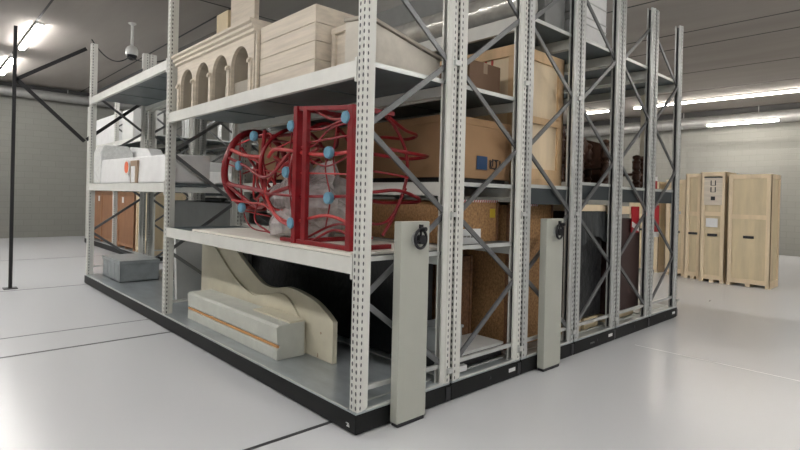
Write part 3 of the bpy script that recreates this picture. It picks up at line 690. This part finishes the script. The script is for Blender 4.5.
# loads of the fourth unit
wb = thing('box_stack', 'stack of white flat cases on the top shelf of the fourth unit', 'case', (3.5, .8, 3.36))
bpy.data.objects.remove(wb)
for i in range(4):
    o = thing('flat_case', ['lowest, tallest white flat case on top of the fourth unit', 'second white flat case from the bottom on the fourth unit',
                            'third white flat case from the bottom on the fourth unit', 'uppermost white flat case on the fourth unit'][i], 'case', (3.5, 1, 3.362), 'white flat cases on the fourth unit')
    z0 = [3.443, 3.68, 3.76, 3.94][i]; z1 = [3.678, 3.757, 3.937, 4.2][i]
    MB().box(3.10, 3.90, .14, 2.6, z0, z1 - .012).build('case_body', M['white'], o, bevel=.006)
    MB().box(3.095, 3.905, .135, 2.605, z1 - .012, z1).build('case_lid', M['greylt'], o, bevel=.003)
def carved(label, cx, cy, z0, h, w, seed):
    rnd = random.Random(seed); root = thing('carved_furniture', label, 'furniture', (cx, cy, z0), 'dark carved furniture')
    prof = [(.05, 0)] + [(.03 + .03 * abs(math.sin(i * 1.3 + seed)), h * .9 * i / 16) for i in range(1, 17)] + [(.01, h * .92)]
    for dx, dy in ((-w / 2, -.18), (w / 2, -.18), (-w / 2, .2), (w / 2, .2)):
        MB().lathe(prof, (cx + dx, cy + dy, z0), 12).build('turned_post', M['carved'], root, smooth=True)
    MB().box(cx - w / 2, cx + w / 2, cy - .2, cy + .22, z0 + h * .36, z0 + h * .43).build('seat', M['carved'], root, bevel=.01)
    pts = [(cx - w / 2, z0 + h * .5), (cx + w / 2, z0 + h * .5)] + [(cx + w / 2 * math.cos(t), z0 + h * (.8 + .2 * math.sin(t) + .03 * math.sin(t * 5))) for t in [PI * k_ / 12 for k_ in range(13)]]
    MB().prism(pts, 'y', cy + .18, cy + .23).build('carved_back', M['carved'], root, bevel=.006)
    MB().bar((cx - w / 2, cy - .18, z0 + h * .15), (cx + w / 2, cy - .18, z0 + h * .15), .03, .04).build('stretcher', M['carved'], root)
    return root
carved('dark carved chair alone on the middle shelf of the fourth unit', 3.55, .50, 1.862, .62, .26, 1)
carved('nearer dark carved chair on the middle shelf of the fifth unit', 4.45, .48, 1.842, .66, .30, 4)
carved('taller dark carved chair behind the nearer one on the fifth unit', 4.22, .98, 1.842, .88, .26, 2)
carved('dark carved stool on the middle shelf of the sixth unit', 5.22, .42, 1.842, .50, .22, 7)
tag(MB().prism([(.28, 1.842), (1.9, 1.842), (1.9, 2.5), (1.5, 2.72), (1.1, 2.60), (.8, 2.52), (.45, 2.42), (.28, 2.25)], 'x', 4.72, 4.78).build('carved_screen', M['carved'], bevel=.01), 'dark carved screen standing behind the chairs on the fifth unit', 'screen')
blob('wrapped_bundle', 'tan cloth-wrapped bundle behind the carved chair of the fourth unit', 'bundle', M['blanket'], (3.5, 2.0, 2.2), (.32, .45, .36), 5)
tag(MB().box(3.08, 3.92, .10, 3.2, 1.54, 1.615).build('pine_plank', M['ply'], bevel=.004), 'pale pine plank under the middle shelf of the fourth unit', 'plank')
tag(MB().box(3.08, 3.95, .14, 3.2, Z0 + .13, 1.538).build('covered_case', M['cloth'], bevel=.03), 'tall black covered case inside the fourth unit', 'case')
dr = MB(); n = 18
prof = [(3.06 + .90 * i / n, .112 + .008 * math.sin(i * 1.7)) for i in range(n + 1)]
for (xa, ya), (xb, yb) in zip(prof, prof[1:]):
    za = 1.20 + .05 * math.sin(xa * 9); zb = 1.20 + .05 * math.sin(xb * 9)
    dr.add([(xa, ya, 1.535), (xb, yb, 1.535), (xb, yb - .02, zb), (xa, ya - .02, za), (xa, ya + .012, 1.535), (xb, yb + .012, 1.535), (xb, yb - .008, zb), (xa, ya - .008, za)],
           [(0, 1, 2, 3), (7, 6, 5, 4), (0, 4, 5, 1), (3, 2, 6, 7), (0, 3, 7, 4), (1, 5, 6, 2)])
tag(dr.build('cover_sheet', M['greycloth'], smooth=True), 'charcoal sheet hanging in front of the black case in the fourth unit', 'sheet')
for i in range(2):
    tag(MB().box(3.12 + i * .42, 3.46 + i * .42, .14, 3.2, Z0, Z0 + .125).build('timber_beam', M['palewood2'], bevel=.005), ['left timber beam on the base of the fourth unit', 'right timber beam on the base of the fourth unit'][i], 'beam', 'timber beams under the black case')
# fifth unit
tag(MB().box(4.08, 4.78, .10, 2.8, 1.50, 1.60).build('pine_plank', M['ply'], bevel=.004), 'pale pine plank under the middle shelf of the fifth unit', 'plank')
tag(MB().box(4.08, 4.96, .11, 3.0, Z0 + .10, 1.44).build('storage_case', M['wine'], bevel=.01), 'dark red-brown case standing in the lower fifth unit', 'case')
tag(MB().box(4.10, 4.92, .16, 3.0, Z0, Z0 + .098).build('timber_beam', M['palewood2'], bevel=.005), 'timber plinth beneath the dark red-brown case in the fifth unit', 'beam')
blob('plastic_wrap', 'grey plastic sheeting on the case under the middle shelf of the fifth unit', 'plastic sheeting', M['greycloth'], (4.45, .50, 1.467), (.30, .28, .027), 9)
tag(MB().box(5.50, 5.80, .30, .36, 1.845, 3.2).build('cream_board', M['cream'], bevel=.004), 'tall narrow cream board on the middle shelf of the sixth unit', 'board')
tag(MB().box(4.62, 4.84, .078, .092, 1.26, 1.60).build('hazard_board', M['tapered'], bevel=.002), 'red warning board hanging at the end of the fifth unit', 'warning board')
hb_ = bpy.data.objects['hazard_board']
MB().add([(4.62, .0772, 1.34), (4.84, .0772, 1.27), (4.84, .0772, 1.34), (4.62, .0772, 1.41)], [(0, 1, 2, 3)]).build('white_stripe', M['tapewhite'], hb_)
hz = tag(MB().box(5.37, 5.53, .12, .14, 1.845, 2.02).build('hazard_marker', M['tapered'], bevel=.002), 'red and white warning marker on the shelf of the sixth unit', 'warning marker')
MB().box(5.368, 5.532, .116, .12, 1.96, 2.02).build('white_band', M['tapewhite'], hz)
hz2 = tag(MB().box(5.37, 5.53, .085, .10, 1.18, 1.62).build('hazard_marker', M['tapered'], bevel=.002), 'red and white warning marker hanging below the shelf of the sixth unit', 'warning marker')
MB().box(5.368, 5.532, .082, .085, 1.18, 1.25).build('white_band', M['tapewhite'], hz2)

# loads of the far bays seen behind the nearest unit
tag(MB().add([(1.10, 4.0, 1.762), (1.92, 4.0, 1.762), (1.92, 7.1, 1.762), (1.10, 7.1, 1.762), (1.10, 4.0, 1.93), (1.92, 4.0, 2.0), (1.92, 7.1, 2.26), (1.10, 7.1, 2.06)],
         [(0, 3, 2, 1), (4, 5, 6, 7), (0, 1, 5, 4), (1, 2, 6, 5), (2, 3, 7, 6), (3, 0, 4, 7)]).build('wrapped_slab', M['greylt'], bevel=.01), 'large pale slab on the far middle shelf of the second unit', 'slab')
cbox('grey_case', 'dark grey case on the far base of the second unit', 'case', 1.12, 1.9, 4.0, 6.6, Z0, 1.50, M['grey'], tape=False)
cbox('cardboard_box', 'brown box on the far upper shelf of the second unit', 'box', 1.2, 1.9, 5.6, 7.2, 3.262, 3.7, M['carddk'])
cbox('grey_case', 'dark grey case on the far base of the third unit', 'case', 2.12, 2.9, 4.0, 6.9, Z0, 1.40, M['greydk'], tape=False)
cbox('wrapped_package', 'white wrapped package on the far middle shelf of the third unit', 'package', 2.12, 2.9, 4.2, 6.6, 1.762, 2.05, M['white'], tape=False)
cbox('grey_case', 'grey case on the far middle shelf of the fourth unit', 'case', 3.12, 3.9, 4.0, 7.0, 1.762, 2.4, M['grey'], tape=False)
cbox('cardboard_box', 'dark brown box on the far base of the fourth unit', 'box', 3.12, 3.9, 4.0, 7.0, Z0, 1.5, M['carddk'])
cbox('grey_case', 'dark case on the far base of the fifth unit', 'case', 4.12, 4.9, 4.0, 7.0, Z0, 1.5, M['greydk'], tape=False)
crate('plywood_crate', 'pine crate on the far middle shelf of the fifth unit', 'crate', 4.12, 4.9, 4.2, 6.6, 1.762, 2.6, M['ply'], M['plydk'])

# rear block loads
for i, (y0, y1, lab) in enumerate(((12.75, 15.1, 'left orange-brown crate on the base of the rear block'), (10.9, 12.3, 'middle orange-brown crate on the base of the rear block'))):
    c_ = crate('transport_crate', lab, 'crate', 1.80, 2.62, y0, y1, Z0, 1.62, M['orange'], M['orangedk'], bw=.08, grp='orange-brown crates on the rear block')
    MB().box(1.796, 1.80, (y0 + y1) / 2 + .15, (y0 + y1) / 2 + .30, 1.33, 1.48).build('white_label', M['label'], c_)
crate('pine_crate', 'pale pine crate at the near end of the rear block', 'crate', 1.80, 2.62, 9.7, 10.75, Z0, 1.62, M['palewood2'], M['ply'], bw=.08)
cbox('white_box', 'white box on the upper shelf of the rear block, left', 'box', 1.85, 2.6, 13.0, 15.1, 2.952, 3.75, M['white'], 'white boxes on the rear block', tape=False)
cbox('white_box', 'white box on the upper shelf of the rear block, right', 'box', 1.85, 2.6, 11.3, 12.2, 2.952, 3.75, M['greylt'], 'white boxes on the rear block', tape=False)
cbox('grey_case', 'long grey case on the middle shelf of the rear block, left', 'case', 1.85, 2.6, 12.8, 15.1, 1.762, 2.6, M['grey'], tape=False)
cbox('grey_case', 'long grey case on the middle shelf of the rear block, right', 'case', 1.85, 2.6, 9.8, 12.2, 1.762, 2.5, M['grey'], tape=False)
cbox('grey_case', 'grey case on the second rear block unit', 'case', 2.86, 3.6, 9.9, 12.1, 1.762, 2.6, M['greylt'], tape=False)
cbox('grey_case', 'dark grey case low on the second rear block unit', 'case', 2.86, 3.6, 9.9, 12.1, Z0, 1.5, M['greydk'], tape=False)
cbox('grey_case', 'dark grey case on the third rear block unit', 'case', 3.88, 4.6, 9.9, 12.1, Z0, 1.5, M['greydk'], tape=False)

# upright transport crates at right
def tcrate(label, x0, x1, y0, y1, h, hole=True, syms=False):
    root = crate('transport_crate', label, 'crate', x0, x1, y0, y1, .0, h, M['palewood2'], M['ply'], t=.02, bw=.09, grp='pale transport crates by the right wall', mid=False)
    MB().box(x0 - .002, x0 + .02, y0 + .09, y1 - .09, h * .60, h * .60 + .09).build('cross_batten', M['ply'], root)
    if hole:
        MB().box(x0 - .004, x0 + .019, (y0 + y1) / 2 - .09, (y0 + y1) / 2 + .09, .98, 1.03).build('hand_slot', M['ink'], root)
    if syms:
        pl = MB().box(x0 - .003, x0 + .019, (y0 + y1) / 2 - .17, (y0 + y1) / 2 + .17, h * .70, h - .12).build('label_plate', M['palewood'], root)
        b = MB(); c = (y0 + y1) / 2; X = (x0 - .0055, x0 - .003)
        for dz in (0, .14):
            b.box(*X, c + .03, c + .05, h - .42 + dz, h - .32 + dz); b.box(*X, c - .05, c - .03, h - .42 + dz, h - .32 + dz); b.box(*X, c - .05, c + .05, h - .43 + dz, h - .42 + dz)
        b.box(*X, c - .04, c + .04, h - .60, h - .52); b.box(*X, c - .17, c + .17, h - .125, h - .10)
        b.build('printed_symbols', M['ink'], root)
        MB().box(x0 - .0055, x0 - .003, c - .1, c + .12, h * .50, h * .58).build('white_label', M['label'], root)
    return root
tcrate('pale transport crate seen through the last rack, leftmost of the row', 10.9, 11.6, 2.05, 2.75, 2.16, syms=False)
tcrate('narrow pale transport crate just right of the last rack', 10.75, 11.5, 1.42, 1.86, 2.20)
tcrate('tall pale transport crate with handle slot in the middle of the right row', 10.55, 11.3, 1.05, 1.38, 2.32)
tcrate('tall pale transport crate with black handling symbols at the right edge', 10.35, 11.1, .55, 1.02, 2.34, syms=True)
tcrate('pale transport crate last in the row, beyond the symbol-marked one', 10.3, 11.0, -.25, .50, 2.28)

# ------------------------------------------------------------------ camera and light
cam = bpy.data.cameras.new('camera'); co = bpy.data.objects.new('camera', cam); C.objects.link(co); bpy.context.scene.camera = co
yaw, pitch, roll, F, ppx, ppy, cx, cy = .7327, .0040, .0237, 522.78, 382.6, 198.76, -2.2712, -2.7723
f = Vector((math.sin(yaw) * math.cos(pitch), math.cos(yaw) * math.cos(pitch), -math.sin(pitch)))
rt0 = Vector((math.cos(yaw), -math.sin(yaw), 0)); up0 = rt0.cross(f)
rt = rt0 * math.cos(roll) + up0 * math.sin(roll); up = up0 * math.cos(roll) - rt0 * math.sin(roll)
co.matrix_world = Matrix(((rt.x, up.x, -f.x, cx), (rt.y, up.y, -f.y, cy), (rt.z, up.z, -f.z, 1.65), (0, 0, 0, 1)))
cam.sensor_width = 36; cam.lens = F / 800 * 36
cam.shift_x = (400 - ppx) / 800; cam.shift_y = (ppy - 225) / 800
cam.clip_start = .05; cam.clip_end = 100

w = bpy.data.worlds.new('world'); bpy.context.scene.world = w; w.use_nodes = True
w.node_tree.nodes['Background'].inputs[0].default_value = (.8, .85, 1, 1); w.node_tree.nodes['Background'].inputs[1].default_value = .3
sc0 = bpy.context.scene
sc0.view_settings.view_transform = 'Standard'; sc0.view_settings.look = 'None'; sc0.view_settings.gamma = 1; sc0.view_settings.use_curve_mapping = False
sc0.view_settings.exposure = 1.78
